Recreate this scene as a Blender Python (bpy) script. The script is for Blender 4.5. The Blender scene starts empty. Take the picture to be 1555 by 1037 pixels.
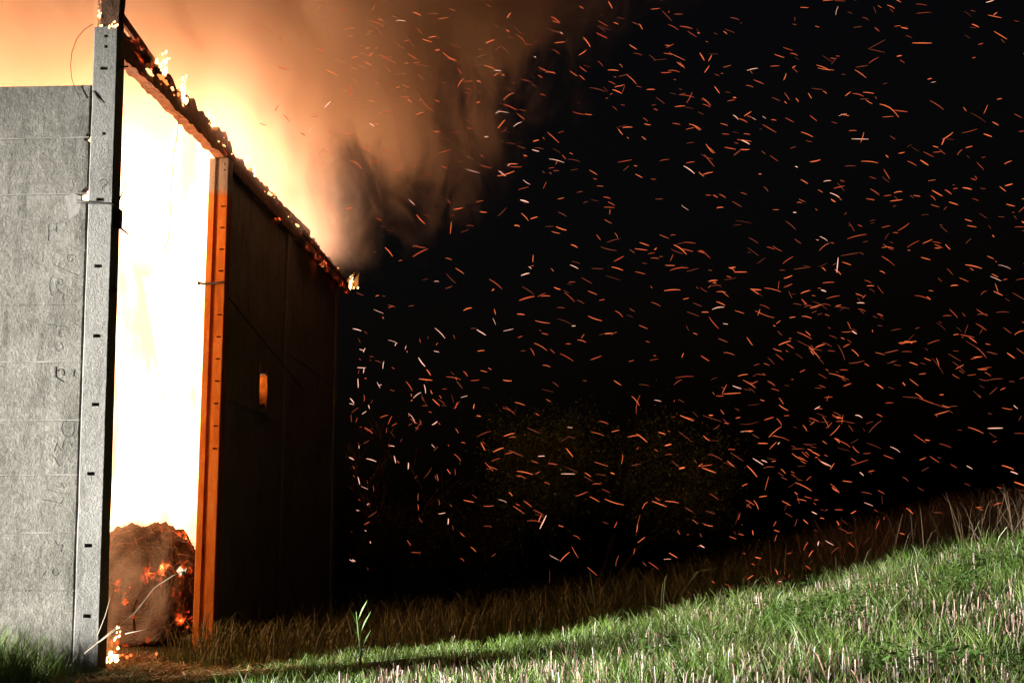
import bpy, bmesh, math, random
import numpy as np
from mathutils import Vector, Matrix, noise as mnoise

random.seed(7)
rng = np.random.default_rng(11)
scene = bpy.context.scene
COL = scene.collection
R = math.radians

# ------------------------------------------------------------------ camera
CAM_H, PITCH, F_PX = 0.95, R(9.45), 2160.0
cam_data = bpy.data.cameras.new("camera")
cam_data.sensor_width = 36.0
cam_data.lens = 50.0
cam_data.clip_end = 2000.0
cam_data.clip_start = 0.1
camera = bpy.data.objects.new("camera", cam_data)
camera.location = (0, 0, CAM_H)
camera.rotation_euler = (math.pi / 2 + PITCH, 0, 0)
COL.objects.link(camera)
scene.camera = camera

# ------------------------------------------------------------------ night sky
world = bpy.data.worlds.new("World")
scene.world = world
world.use_nodes = True
wn = world.node_tree.nodes
bg = wn["Background"]
sky = wn.new("ShaderNodeTexSky")
sky.sky_type = 'NISHITA'
sky.sun_disc = False
sky.sun_elevation = R(-4.0)
sky.sun_rotation = R(250)
world.node_tree.links.new(sky.outputs[0], bg.inputs[0])
bg.inputs[1].default_value = 0.14

# ------------------------------------------------------------------ the fire crew's floodlight, far off to the side
fl = bpy.data.lights.new("floodlight", 'SPOT')
fl.energy = 500000.0
fl.color = (1.0, 0.96, 0.90)
fl.shadow_soft_size = 1.2
fl.spot_size = R(33)
fl.spot_blend = 1.0
floodlight = bpy.data.objects.new("floodlight", fl)
floodlight.location = (-42.0, 4.0, 3.2)
floodlight.rotation_euler = (Vector((6.0, 17.5, -1.0)) - floodlight.location).to_track_quat('-Z', 'Y').to_euler()
COL.objects.link(floodlight)

# ------------------------------------------------------------------ render settings
vs = scene.view_settings
vs.view_transform = 'Standard'
vs.look = 'None'
vs.exposure = 0.0
vs.gamma = 1.0
vs.use_curve_mapping = False
scene.render.engine = 'CYCLES'
cy = scene.cycles
cy.use_denoising = True
cy.max_bounces = 6
cy.diffuse_bounces = 3
cy.glossy_bounces = 2
cy.volume_bounces = 2
cy.transparent_max_bounces = 12
cy.volume_step_rate = 1.0
cy.volume_max_steps = 128
cy.sample_clamp_indirect = 6.0
cy.use_light_tree = True


# ================================================================== helpers
def pix(px, py, Y):
    xc, yc = (px - 777.5) / F_PX, (518.5 - py) / F_PX
    d = (xc, math.cos(PITCH) - yc * math.sin(PITCH), math.sin(PITCH) + yc * math.cos(PITCH))
    t = Y / d[1]
    return Vector((d[0] * t, Y, CAM_H + d[2] * t))


def sstep(a, b, x):
    t = np.clip((x - a) / (b - a), 0, 1)
    return t * t * (3 - 2 * t)


_perm = rng.random((64, 64))


def vnoise(x, y, s):
    x = np.asarray(x) * s + 1000.0
    y = np.asarray(y) * s + 1000.0
    xi, yi = np.floor(x).astype(int), np.floor(y).astype(int)
    fx, fy = x - xi, y - yi
    fx, fy = fx * fx * (3 - 2 * fx), fy * fy * (3 - 2 * fy)
    g = lambda a, b: _perm[a % 64, b % 64]
    return (g(xi, yi) * (1 - fx) + g(xi + 1, yi) * fx) * (1 - fy) + (g(xi, yi + 1) * (1 - fx) + g(xi + 1, yi + 1) * fx) * fy


def terrain(x, y):
    x, y = np.asarray(x, float), np.asarray(y, float)
    bank = 1.98 * sstep(-1.8, 12.2, x) * sstep(9.0, 23.0, y)
    z = -0.22 * sstep(-1.0, -4.0, x) * sstep(26, 19, y) + bank
    # the shallow ditch that runs along the edge of the stubble
    yd = 16.55 + 0.06 * x
    z = z - 0.30 * np.exp(-((y - yd) / 0.28) ** 2) * sstep(-4.6, -3.4, x) * sstep(1.6, 0.2, x)
    # added hump, out of view, to shade the ground before the open bay
    z = z + 1.06 * np.exp(-((x + 9.0) / 1.1) ** 2) * sstep(12.3, 13.1, y) * sstep(15.0, 14.3, y)
    z = z + (vnoise(x, y, 0.9) - .5) * 0.14 + (vnoise(x + 31, y + 9, 2.7) - .5) * 0.05
    return z


def new_mat(name):
    m = bpy.data.materials.new(name)
    m.use_nodes = True
    m.node_tree.nodes.clear()
    return m, m.node_tree.nodes, m.node_tree.links


class NG:
    """small helper to wire node maths"""
    def __init__(self, m):
        self.n, self.l = m.node_tree.nodes, m.node_tree.links

    def _in(self, sock, v):
        if hasattr(v, 'is_output'):
            self.l.new(v, sock)
        elif v is not None:
            sock.default_value = v

    def math(self, op, a, b=None, c=None, clamp=False):
        nd = self.n.new("ShaderNodeMath")
        nd.operation = op
        nd.use_clamp = clamp
        for i, v in enumerate((a, b, c)):
            if v is not None:
                self._in(nd.inputs[i], v)
        return nd.outputs[0]

    def smooth(self, v, a, b):
        nd = self.n.new("ShaderNodeMapRange")
        nd.interpolation_type = 'SMOOTHSTEP'
        self._in(nd.inputs[0], v)
        nd.inputs[1].default_value, nd.inputs[2].default_value = a, b
        return nd.outputs[0]

    def noise(self, vec, scale, detail=4, rough=.55, dist=0.0):
        nd = self.n.new("ShaderNodeTexNoise")
        if vec is not None:
            self._in(nd.inputs["Vector"], vec)
        nd.inputs["Scale"].default_value = scale
        nd.inputs["Detail"].default_value = detail
        nd.inputs["Roughness"].default_value = rough
        nd.inputs["Distortion"].default_value = dist
        return nd.outputs[0]

    def mapping(self, vec, scale=(1, 1, 1), loc=(0, 0, 0), rot=(0, 0, 0)):
        nd = self.n.new("ShaderNodeMapping")
        self._in(nd.inputs[0], vec)
        nd.inputs[1].default_value, nd.inputs[2].default_value, nd.inputs[3].default_value = loc, rot, scale
        return nd.outputs[0]

    def ramp(self, fac, stops):
        nd = self.n.new("ShaderNodeValToRGB")
        self._in(nd.inputs[0], fac)
        e = nd.color_ramp.elements
        while len(e) < len(stops):
            e.new(.5)
        for el, (p, c) in zip(e, stops):
            el.position = p
            el.color = (*c, 1)
        return nd.outputs[0]

    def mix(self, fac, a, b, mode='MIX'):
        nd = self.n.new("ShaderNodeMix")
        nd.data_type = 'RGBA'
        nd.blend_type = mode
        self._in(nd.inputs[0], fac)
        for s, v in ((nd.inputs[6], a), (nd.inputs[7], b)):
            if isinstance(v, tuple):
                s.default_value = (*v, 1)
            else:
                self._in(s, v)
        return nd.outputs[2]

    def bump(self, h, strength, dist):
        nd = self.n.new("ShaderNodeBump")
        nd.inputs["Strength"].default_value = strength
        nd.inputs["Distance"].default_value = dist
        self._in(nd.inputs["Height"], h)
        return nd.outputs[0]

    def coord(self, kind="Object"):
        return self.n.new("ShaderNodeTexCoord").outputs[kind]

    def world_pos(self):
        return self.n.new("ShaderNodeNewGeometry").outputs["Position"]

    def sep(self, v):
        nd = self.n.new("ShaderNodeSeparateXYZ")
        self._in(nd.inputs[0], v)
        return nd.outputs

    def principled(self, color, rough=.9, normal=None, spec=.2, emis=None, estr=None):
        p = self.n.new("ShaderNodeBsdfPrincipled")
        o = self.n.new("ShaderNodeOutputMaterial")
        if isinstance(color, tuple):
            p.inputs["Base Color"].default_value = (*color, 1)
        else:
            self._in(p.inputs["Base Color"], color)
        self._in(p.inputs["Roughness"], rough)
        self._in(p.inputs["Specular IOR Level"], spec)
        if normal is not None:
            self._in(p.inputs["Normal"], normal)
        if emis is not None:
            if isinstance(emis, tuple):
                p.inputs["Emission Color"].default_value = (*emis, 1)
            else:
                self._in(p.inputs["Emission Color"], emis)
            self._in(p.inputs["Emission Strength"], estr)
        self.l.new(p.outputs[0], o.inputs[0])
        return p


def mesh_obj(name, verts, faces, mat=None, parent=None, smooth=False, attr=None):
    me = bpy.data.meshes.new(name)
    me.from_pydata([tuple(v) for v in verts], [], faces)
    me.update()
    if smooth:
        me.polygons.foreach_set("use_smooth", [True] * len(me.polygons))
    o = bpy.data.objects.new(name, me)
    COL.objects.link(o)
    if mat:
        me.materials.append(mat)
    if parent:
        o.parent = parent
    return o


def bm_obj(name, bm, mat=None, parent=None, smooth=False):
    me = bpy.data.meshes.new(name)
    bmesh.ops.recalc_face_normals(bm, faces=bm.faces[:])
    bm.to_mesh(me)
    bm.free()
    if smooth:
        me.polygons.foreach_set("use_smooth", [True] * len(me.polygons))
    o = bpy.data.objects.new(name, me)
    COL.objects.link(o)
    if mat:
        me.materials.append(mat)
    if parent:
        o.parent = parent
    return o


def fast_mesh(name, V, tris, mat, parent=None, tint=None, mats=None, matidx=None, smooth=False):
    """V (n,3) float, tris (m,3) int: one mesh object, quickly"""
    me = bpy.data.meshes.new(name)
    n, m = len(V), len(tris)
    me.vertices.add(n)
    me.vertices.foreach_set("co", np.ascontiguousarray(V, np.float32).ravel())
    me.loops.add(m * 3)
    me.loops.foreach_set("vertex_index", np.ascontiguousarray(tris, np.int32).ravel())
    me.polygons.add(m)
    me.polygons.foreach_set("loop_start", np.arange(0, m * 3, 3, dtype=np.int32))
    me.polygons.foreach_set("loop_total", np.full(m, 3, np.int32))
    for mm in (mats or [mat]):
        me.materials.append(mm)
    if matidx is not None:
        me.polygons.foreach_set("material_index", np.ascontiguousarray(matidx, np.int32))
    if smooth:
        me.polygons.foreach_set("use_smooth", np.ones(m, bool))
    me.update(calc_edges=True)
    if tint is not None:
        a = me.attributes.new("tint", 'FLOAT_COLOR', 'POINT')
        c = np.ones((n, 4), np.float32)
        c[:, :3] = tint
        a.data.foreach_set("color", c.ravel())
    o = bpy.data.objects.new(name, me)
    COL.objects.link(o)
    if parent:
        o.parent = parent
    return o


def tag(o, label=None, cat=None, group=None, kind=None):
    for k, v in (("label", label), ("category", cat), ("group", group), ("kind", kind)):
        if v:
            o[k] = v
    return o


def empty(name, loc=(0, 0, 0), rz=0.0):
    o = bpy.data.objects.new(name, None)
    o.location = loc
    o.rotation_euler = (0, 0, rz)
    o.empty_display_size = .2
    COL.objects.link(o)
    return o


def tube_data(pts, radii, sides=6):
    pts = [Vector(p) for p in pts]
    V, Fc = [], []
    for i, p in enumerate(pts):
        d = (pts[min(i + 1, len(pts) - 1)] - pts[max(i - 1, 0)]).normalized()
        a = d.orthogonal().normalized()
        b = d.cross(a)
        for k in range(sides):
            t = 2 * math.pi * k / sides
            V.append(p + (a * math.cos(t) + b * math.sin(t)) * radii[i])
    for i in range(len(pts) - 1):
        for k in range(sides):
            k2 = (k + 1) % sides
            Fc.append((i * sides + k, i * sides + k2, (i + 1) * sides + k2, (i + 1) * sides + k))
    Fc.append(tuple(range(sides))[::-1])
    Fc.append(tuple((len(pts) - 1) * sides + k for k in range(sides)))
    return V, Fc


def tube(name, pts, r, mat, parent=None, sides=6):
    radii = r if isinstance(r, (list, tuple)) else [r] * len(pts)
    V, Fc = tube_data(pts, radii, sides)
    return mesh_obj(name, V, Fc, mat, parent, smooth=True)


def box_bm(bm, x0, x1, y0, y1, z0, z1):
    vs_ = [bm.verts.new((x, y, z)) for z in (z0, z1) for y in (y0, y1) for x in (x0, x1)]
    for f in ((0, 2, 3, 1), (4, 5, 7, 6), (0, 1, 5, 4), (2, 6, 7, 3), (0, 4, 6, 2), (1, 3, 7, 5)):
        bm.faces.new([vs_[i] for i in f])


def rough_box(name, x0, x1, y0, y1, z0, z1, step, amp, mat, parent=None, seed=0, freq=3.0, eat=None):
    """a box cut into small quads and worn by noise; eat(p) -> extra offset"""
    bm = bmesh.new()
    box_bm(bm, x0, x1, y0, y1, z0, z1)
    for ax, (a, b) in enumerate(((x0, x1), (y0, y1), (z0, z1))):
        n = max(1, int(round((b - a) / step)))
        for i in range(1, n):
            co = Vector((0, 0, 0))
            no = Vector((0, 0, 0))
            co[ax] = a + (b - a) * i / n
            no[ax] = 1
            bmesh.ops.bisect_plane(bm, geom=bm.verts[:] + bm.edges[:] + bm.faces[:], plane_co=co, plane_no=no)
    c = Vector(((x0 + x1) / 2, (y0 + y1) / 2, (z0 + z1) / 2))
    for v in bm.verts:
        q = v.co * freq + Vector((seed * 7.1, seed * 3.3, seed))
        v.co += mnoise.noise_vector(q) * amp + mnoise.noise_vector(q * 3.1) * amp * .45
        if eat:
            v.co += eat(v.co)
    return bm_obj(name, bm, mat, parent)


# ================================================================== materials
def concrete(name, dark, light, warm, scale=1.0, bump=.8, overlay=None):
    m, n, l = new_mat(name)
    g = NG(m)
    p = g.world_pos()
    big = g.noise(p, 1.3, 5, .6)
    mid = g.noise(p, 14 * scale, 6, .72)
    fine = g.noise(p, 38 * scale, 4, .75)
    col = g.ramp(g.math('MULTIPLY_ADD', mid, .55, g.math('MULTIPLY', big, .45)),
                 [(.30, dark), (.52, light), (.72, warm)])
    col = g.mix(g.math('MULTIPLY', g.smooth(fine, .60, .70), .75), col, (.62, .60, .56))
    col = g.mix(g.math('MULTIPLY', g.smooth(fine, .42, .30), .6), col, tuple(c * .35 for c in dark))
    # dark run-off streaks and blotches
    st = g.noise(g.mapping(p, (3.2, 3.2, .5)), 1.6, 5, .65)
    col = g.mix(g.math('MULTIPLY', g.smooth(st, .50, .70), .50), col, tuple(c * .55 for c in dark))
    if overlay:
        col = overlay(g, p, col)
    h = g.math('ADD', g.math('MULTIPLY', mid, .6), g.math('MULTIPLY', fine, .5))
    nrm = g.bump(h, bump, .06)
    g.principled(col, .95, nrm, .15)
    return m


M_WALL = concrete("weathered_concrete_panel", (.080, .076, .062), (.20, .193, .168), (.34, .328, .292), 1.0, 1.0)
M_PILLAR = concrete("smooth_grey_concrete", (.14, .137, .121), (.245, .240, .222), (.32, .314, .296), 1.2, .7)


def lower_ochre(g, p, col):  # orange-brown below, paler towards the top
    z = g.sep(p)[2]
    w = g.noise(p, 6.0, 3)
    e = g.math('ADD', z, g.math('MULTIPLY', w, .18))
    ochre_tone = g.ramp(g.noise(g.mapping(p, (1, 1, .25)), 5.0, 6, .7), [(.30, (.26, .075, .012)), (.5, (.44, .14, .02)), (.68, (.54, .22, .05))])
    ochre_tone = g.mix(g.math('MULTIPLY', g.smooth(g.noise(p, 16.0, 5, .7), .58, .72), .7), ochre_tone, (.10, .05, .025))
    return g.mix(g.smooth(e, 7.32, 7.12), col, ochre_tone)


M_PILLAR_OCHRE = concrete("ochre_concrete", (.24, .225, .20), (.36, .34, .31), (.40, .38, .35), 1.3, .3, lower_ochre)
M_SIDE = concrete("sooty_concrete_panel", (.19, .17, .145), (.32, .29, .25), (.40, .37, .33), .8, .5)


def simple(name, col, rough=.8, spec=.2, nscale=None, amp=.5, bump=0):
    m, n, l = new_mat(name)
    g = NG(m)
    c = col
    nrm = None
    if nscale:
        t = g.noise(g.coord(), nscale, 5, .65)
        c = g.mix(t, tuple(x * (1 - amp) for x in col), tuple(min(1, x * (1 + amp)) for x in col))
        if bump:
            nrm = g.bump(t, bump, .02)
    g.principled(c, rough, nrm, spec)
    return m


M_IRON = simple("sooty_iron", (.035, .03, .027), .6, .4, 20, .5, .4)
M_WIRE = simple("fencing_wire", (.62, .45, .22), .5, .5)  # yellow firelight put into the base colour
M_SCRAWL = simple("pencil_scrawl", (.055, .053, .047), .9, .1)
M_PATCH = simple("pale_mortar", (.25, .243, .222), .95, .1, 14, .25, .6)
M_BARK = simple("dry_bark", (.36, .21, .14), .95, .1, 9, .4, .6)
M_STEM = simple("dark_stem", (.06, .045, .03), .95, .1, 9, .4, .6)
M_STRAW_DRY = simple("dry_stalk", (.42, .33, .23), .8, .2, 30, .2)
M_STICK = simple("bleached_stick", (.42, .38, .29), .85, .2, 30, .25)


def emission(name, col, strength, sampling='AUTO'):
    m, n, l = new_mat(name)
    e = n.new("ShaderNodeEmission")
    o = n.new("ShaderNodeOutputMaterial")
    e.inputs[0].default_value = (*col, 1)
    e.inputs[1].default_value = strength
    l.new(e.outputs[0], o.inputs[0])
    m.cycles.emission_sampling = sampling
    return m


FIRE_COL = (1.0, .47, .22)
M_FLAME_BODY = emission("white_hot_flame", FIRE_COL, 7.0)
_g = NG(M_FLAME_BODY)
_e = next(n for n in _g.n if n.type == 'EMISSION')
_g.l.new(_g.math('MULTIPLY_ADD', _g.smooth(_g.noise(_g.mapping(_g.world_pos(), (1, 1, .3)), 1.1, 4, .6), .36, .62), 6.5, 3.2), _e.inputs[1])
M_FLAME = emission("yellow_flame", (1.0, .55, .22), 6.0, 'NONE')
def flame_veil():
    m, n, l = new_mat("thin_flame")
    e = n.new("ShaderNodeEmission")
    o = n.new("ShaderNodeOutputMaterial")
    e.inputs[0].default_value = (1, .34, .07, 1)
    e.inputs[1].default_value = 5.0
    l.new(e.outputs[0], o.inputs["Volume"])
    return m


M_FLAME_VEIL = flame_veil()
M_FLAME_GROUND = emission("bright_ground_flame", (1.0, .50, .17), 14.0)
M_COAL_HOT = emission("orange_hot_coal", (1.0, .24, .05), 2.0, 'NONE')
M_RED_FLAME = emission("red_flame", (1, .10, .02), 1.6, 'NONE')
M_HOT = emission("white_hot_coal", (1.0, .48, .17), 3.5, 'NONE')
M_FLAME_LOW = emission("orange_flame", (1.0, .45, .13), 5.0, 'NONE')


def charred(name, base, hot, lo, hi, strength, scale, streak=(1, 1, 1)):
    """burnt stuff with embers glowing in its cracks"""
    m, n, l = new_mat(name)
    g = NG(m)
    p = g.coord()
    t = g.noise(g.mapping(p, streak), scale, 6, .6, .4)
    k = g.noise(p, scale * .27, 3, .5)
    a = g.noise(p, scale * 2.6, 4, .7)
    col = g.mix(a, tuple(c * .35 for c in base), tuple(c * 1.5 for c in base))
    mask = g.math('MULTIPLY', g.smooth(t, lo, hi), g.smooth(k, .46, .60))
    ecol = g.ramp(mask, [(0, (.45, .03, .006)), (.6, (1, .09, .012)), (1, hot)])
    nrm = g.bump(a, .8, .04)
    g.principled(col, .95, nrm, .1, ecol, g.math('MULTIPLY', mask, strength))
    m.cycles.emission_sampling = 'NONE'
    return m


M_BEAM = charred("charred_beam", (.10, .055, .035), (1, .55, .2), .60, .72, 3.2, 4.0, (2.0, .55, 2.0))
M_BEAM_BROWN = charred("scorched_timber", (.34, .18, .11), (1, .50, .16), .50, .70, 2.2, 3.6, (2.0, .45, 2.0))
M_BALE = charred("smouldering_hay", (.065, .034, .018), (1, .42, .11), .53, .66, 3.6, 4.2, (1, 1, .6))
M_DEBRIS = charred("glowing_debris", (.22, .11, .05), (1, .5, .2), .60, .70, 1.6, 7.0)


def leafy(name, rough=.7, trans=.25):
    m, n, l = new_mat(name)
    a = n.new("ShaderNodeAttribute")
    a.attribute_name = "tint"
    d = n.new("ShaderNodeBsdfDiffuse")
    t = n.new("ShaderNodeBsdfTranslucent")
    gl = n.new("ShaderNodeBsdfGlossy")
    gl.inputs["Roughness"].default_value = .45
    gl.inputs["Color"].default_value = (.5, .5, .5, 1)
    mx = n.new("ShaderNodeMixShader")
    mx.inputs[0].default_value = trans
    mx2 = n.new("ShaderNodeMixShader")
    mx2.inputs[0].default_value = .06
    o = n.new("ShaderNodeOutputMaterial")
    l.new(a.outputs["Color"], d.inputs[0])
    l.new(a.outputs["Color"], t.inputs[0])
    l.new(d.outputs[0], mx.inputs[1])
    l.new(t.outputs[0], mx.inputs[2])
    l.new(mx.outputs[0], mx2.inputs[1])
    l.new(gl.outputs[0], mx2.inputs[2])
    l.new(mx2.outputs[0], o.inputs[0])
    return m


M_GRASS = leafy("grass_blades")
M_DRY = leafy("dry_blades", trans=.12)
M_LEAF = leafy("shrub_leaves")


def soil():
    m, n, l = new_mat("dark_soil")
    g = NG(m)
    p = g.world_pos()
    a = g.noise(p, 2.0, 6, .65)
    b = g.noise(p, 22.0, 4, .7)
    col = g.ramp(a, [(.35, (.022, .018, .012)), (.55, (.045, .045, .02)), (.7, (.075, .06, .035))])
    g.principled(col, 1.0, g.bump(b, .9, .05), .05)
    return m


M_SOIL = soil()

# ================================================================== ground
def axis(segments):
    out = [segments[0][0]]
    for a, b, n in segments:
        out += list(np.linspace(a, b, n + 1)[1:])
    return np.array(out)


gx = axis([(-400, -60, 14), (-60, -14, 14), (-14, 14, 150), (14, 60, 20), (60, 400, 14)])
gy = axis([(-60, 8, 14), (8, 28, 130), (28, 60, 30), (60, 600, 24)])
GX, GY = np.meshgrid(gx, gy)
GV = np.stack([GX, GY, terrain(GX, GY)], -1).reshape(-1, 3)
nx, ny = len(gx), len(gy)
ii = (np.arange(ny - 1)[:, None] * nx + np.arange(nx - 1)[None, :]).ravel()
GT = np.concatenate([np.stack([ii, ii + 1, ii + nx + 1], 1), np.stack([ii, ii + nx + 1, ii + nx], 1)])
ground = fast_mesh("ground", GV, GT, M_SOIL, smooth=True)
tag(ground, "dark rough soil under the grass and stubble", kind="structure")

# ================================================================== barn
O = Vector((-4.954, 17.447, 0.0))
RZ = R(-4.0)
barn = empty("barn", O, RZ)
tag(barn, "burning grey concrete barn with an open bay and collapsed roof", "barn")
BM = Matrix.Translation(O) @ Matrix.Rotation(RZ, 4, 'Z')
BMI = BM.inverted()
PW, PD = 0.325, 0.28          # pillar width and depth
BAY = 4.93
LEAN = .0165                  # the corner pillar has sagged to one side


def bool_holes(o, boxes):
    bm = bmesh.new()
    for b in boxes:
        box_bm(bm, *b)
    c = bm_obj("cutter", bm)
    c.parent = o.parent
    md = o.modifiers.new("cut", 'BOOLEAN')
    md.operation = 'DIFFERENCE'
    md.solver = 'EXACT'
    md.object = c
    bpy.context.view_layer.update()
    dg = bpy.context.evaluated_depsgraph_get()
    me = bpy.data.meshes.new_from_object(o.evaluated_get(dg))
    o.modifiers.clear()
    old = o.data
    o.data = me
    bpy.data.meshes.remove(old)
    bpy.data.objects.remove(c)


def profile_prism(name, prof, z0, z1, mat, parent, nz=26, amp=.004, seed=0, lean=0.0):
    """column with a plan outline, slightly worn edges"""
    V, Fc = [], []
    n = len(prof)
    cx = sum(p[0] for p in prof) / n
    cyy = sum(p[1] for p in prof) / n
    for i in range(nz + 1):
        z = z0 + (z1 - z0) * i / nz
        for k, (x, y) in enumerate(prof):
            q = mnoise.noise_vector(Vector((x * 9 + seed, y * 9, z * 2.3)))
            e = max(0, mnoise.noise(Vector((x * 5 + seed * 3, y * 5, z * 4.7))) - .25) * .05
            V.append((x + q.x * amp + (cx - x) * e - lean * z, y + q.y * amp + (cyy - y) * e, z))
    for i in range(nz):
        for k in range(n):
            k2 = (k + 1) % n
            Fc.append((i * n + k, i * n + k2, (i + 1) * n + k2, (i + 1) * n + k))
    Fc.append(tuple(range(n))[::-1])
    Fc.append(tuple(nz * n + k for k in range(n)))
    return mesh_obj(name, V, Fc, mat, parent)


def rect_prof(x0, x1, y0, y1, c=.018):
    return [(x0 + c, y0), (x1 - c, y0), (x1, y0 + c), (x1, y1 - c), (x1 - c, y1), (x0 + c, y1), (x0, y1 - c), (x0, y0 + c)]


def groove_prof(x0, x1, y0, y1, ga, gb, depth, c=.012):
    """pillar whose face towards -y carries the slot for the wall panels"""
    return [(x0 + c, y0), (ga, y0), (ga + .006, y0 + depth), (gb - .006, y0 + depth), (gb, y0), (x1 - c, y0), (x1, y0 + c),
            (x1, y1 - c), (x1 - c, y1), (x0 + c, y1), (x0, y1 - c), (x0, y0 + c)]


# --- corner pillar
corner = profile_prism("pillar", rect_prof(-PW, 0, 0, PD), -.5, 7.98, M_PILLAR, barn, 40, .004, 1, LEAN)
tag(corner, "tall grey corner pillar lit by the floodlight")


def local_front(px, py, yl=0.0):
    """point of the front wall plane (local y = yl) seen at a photo pixel -> local x, z"""
    a = pix(px, py, 1.0) - Vector((0, 0, CAM_H))
    o_ = Vector((0, 0, CAM_H))
    n_ = Vector((math.sin(-RZ), math.cos(RZ), 0))
    t = ((O - o_).dot(n_) + yl) / a.dot(n_)
    w = BMI @ (o_ + a * t)
    return w.x, w.z


slots = []
for px, py in ((158, 104), (152, 303), (149, 404), (147, 510), (145, 614), (138, 719), (134, 828), (132, 935)):
    x, z = local_front(px, py)
    slots.append((x - .048, x + .048, -.05, PD + .05, z - .022, z + .022))
for px, py in ((161, 55), (161, 71), (158, 203)):
    x, z = local_front(px, py)
    slots.append((x - .022, x + .022, -.05, .12, z - .02, z + .02))
bool_holes(corner, slots)

# --- the pillars along the side wall, each with a groove for the panels
GA, GB = -.225, -.155
for k in range(1, 4):
    y = BAY * k
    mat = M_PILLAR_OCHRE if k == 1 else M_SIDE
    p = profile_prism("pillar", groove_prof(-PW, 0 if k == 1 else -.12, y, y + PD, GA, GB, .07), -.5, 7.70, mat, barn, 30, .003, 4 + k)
    if k == 1:
        tag(p, "ochre pillar glowing orange beside the open bay")
        hs = []
        for i in range(13):
            z = 7.25 - .357 * i
            if i in (0, 5):
                continue
            hs.append((-.105, -.03, y - .05, y + .09, z - .013, z + .013))
        for dz in (.10, .20):
            hs.append((-.075, -.05, y - .05, y + .05, 7.70 - dz - .012, 7.70 - dz + .012))
        bool_holes(p, hs)
        z = 5.62
        s = tube("strap", [(-.40, y - .035, z), (-.34, y - .02, z - .01), (-.15, y - .016, z), (.0, y - .02, z + .015), (.03, y + .02, z + .02)], .018, M_IRON, p)
        s2 = tube("strap_end", [(-.43, y - .035, z), (-.40, y - .035, z)], .03, M_IRON, p)

# the pillar at the far end of the front wall's first bay
p = profile_prism("pillar", rect_prof(-PW - 5.1, -5.1, 0, PD), -.5, 7.98, M_PILLAR, barn, 20, .004, 9)

# --- concrete panels of the front wall
def panel(name, x0, x1, z0, z1, th, seed, mat, chips=(), rag=0.0, horiz=True):
    """outline with worn edges, extruded: x along the wall, z up, thickness in y, front face at y = 0"""
    rs = random.Random(seed)
    pts = []
    N = 14
    for i in range(N + 1):
        t = i / N
        pts.append([x0 + (x1 - x0) * t, z0 - .012 + rs.uniform(-1, 1) * (.002 + rag)])
    for i in range(1, 5):
        pts.append([x1 + rs.uniform(-.004, .003), z0 + (z1 - z0) * i / 5])
    for i in range(N + 1):
        t = 1 - i / N
        pts.append([x0 + (x1 - x0) * t, z1 - abs(rs.gauss(0, .004))])
    for i in range(1, 5):
        pts.append([x0 + rs.uniform(-.003, .004), z1 - (z1 - z0) * i / 5])
    if chips:
        dense = []
        for i, q in enumerate(pts):
            r_ = pts[(i + 1) % len(pts)]
            dense.append(q)
            if max(q[0], r_[0]) > x1 - .4:
                for k in range(1, 6):
                    dense.append([q[0] + (r_[0] - q[0]) * k / 6 + rs.uniform(-.004, .004), q[1] + (r_[1] - q[1]) * k / 6 + rs.uniform(-.004, .004)])
        pts = dense
    for cx, cz, r in chips:
        for q in pts:
            d = math.hypot(q[0] - cx, q[1] - cz)
            if d < r:
                k = (r - d) / r
                q[0] -= k * r * .8
                q[1] += (k * r * .5 if cz < (z0 + z1) / 2 else -k * r * .5)
    for q in pts:
        q[0] -= LEAN * q[1]
    c = .016
    n = len(pts)
    mx, mz = (x0 + x1) / 2 - LEAN * (z0 + z1) / 2, (z0 + z1) / 2
    hx, hz = (x1 - x0) / 2, (z1 - z0) / 2
    V = [(x - (x - mx) / hx * c, 0, z - (z - mz) / hz * c) for x, z in pts]
    V += [(x, c * .8, z) for x, z in pts]
    V += [(x, th, z) for x, z in pts]
    Fc = [tuple(range(n))]
    for a in (0, 1):
        for i in range(n):
            j = (i + 1) % n
            Fc.append((a * n + j, a * n + i, (a + 1) * n + i, (a + 1) * n + j))
    Fc.append(tuple(range(2 * n, 3 * n))[::-1])
    return mesh_obj(name, V, Fc, mat, barn)


seams = [128, 208, 293, 378, 461, 548, 637, 720, 808, 895]
zs = [local_front(120, s)[1] for s in seams] + [-.35]
front_panels = []
for bay in range(2):
    xr = -PW - .012 if bay == 0 else -5.1 - PW - .012
    xl = -5.1 + .012 if bay == 0 else -10.2
    for i in range(10):
        z1, z0 = zs[i] - .001, zs[i + 1] - .001
        chips = ()
        if bay == 0 and i == 0:
            chips = ((xr, z0, .05),)
        if bay == 0 and i == 1:
            chips = ((xr, z1, .06), (xr, z0, .08))
        if bay == 0 and i == 2:
            chips = ((xr, z1, .13),)
        o = panel("concrete_panel", xl, xr, z0, z1, .10, 50 + bay * 20 + i, M_WALL, chips, .07 if i == 9 else 0)
        o.location = (random.uniform(-.003, .003), .013 + (.006 if i % 2 else -.002) + random.uniform(-.002, .002), 0)
        
        if bay == 0:
            front_panels.append(o)

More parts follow.
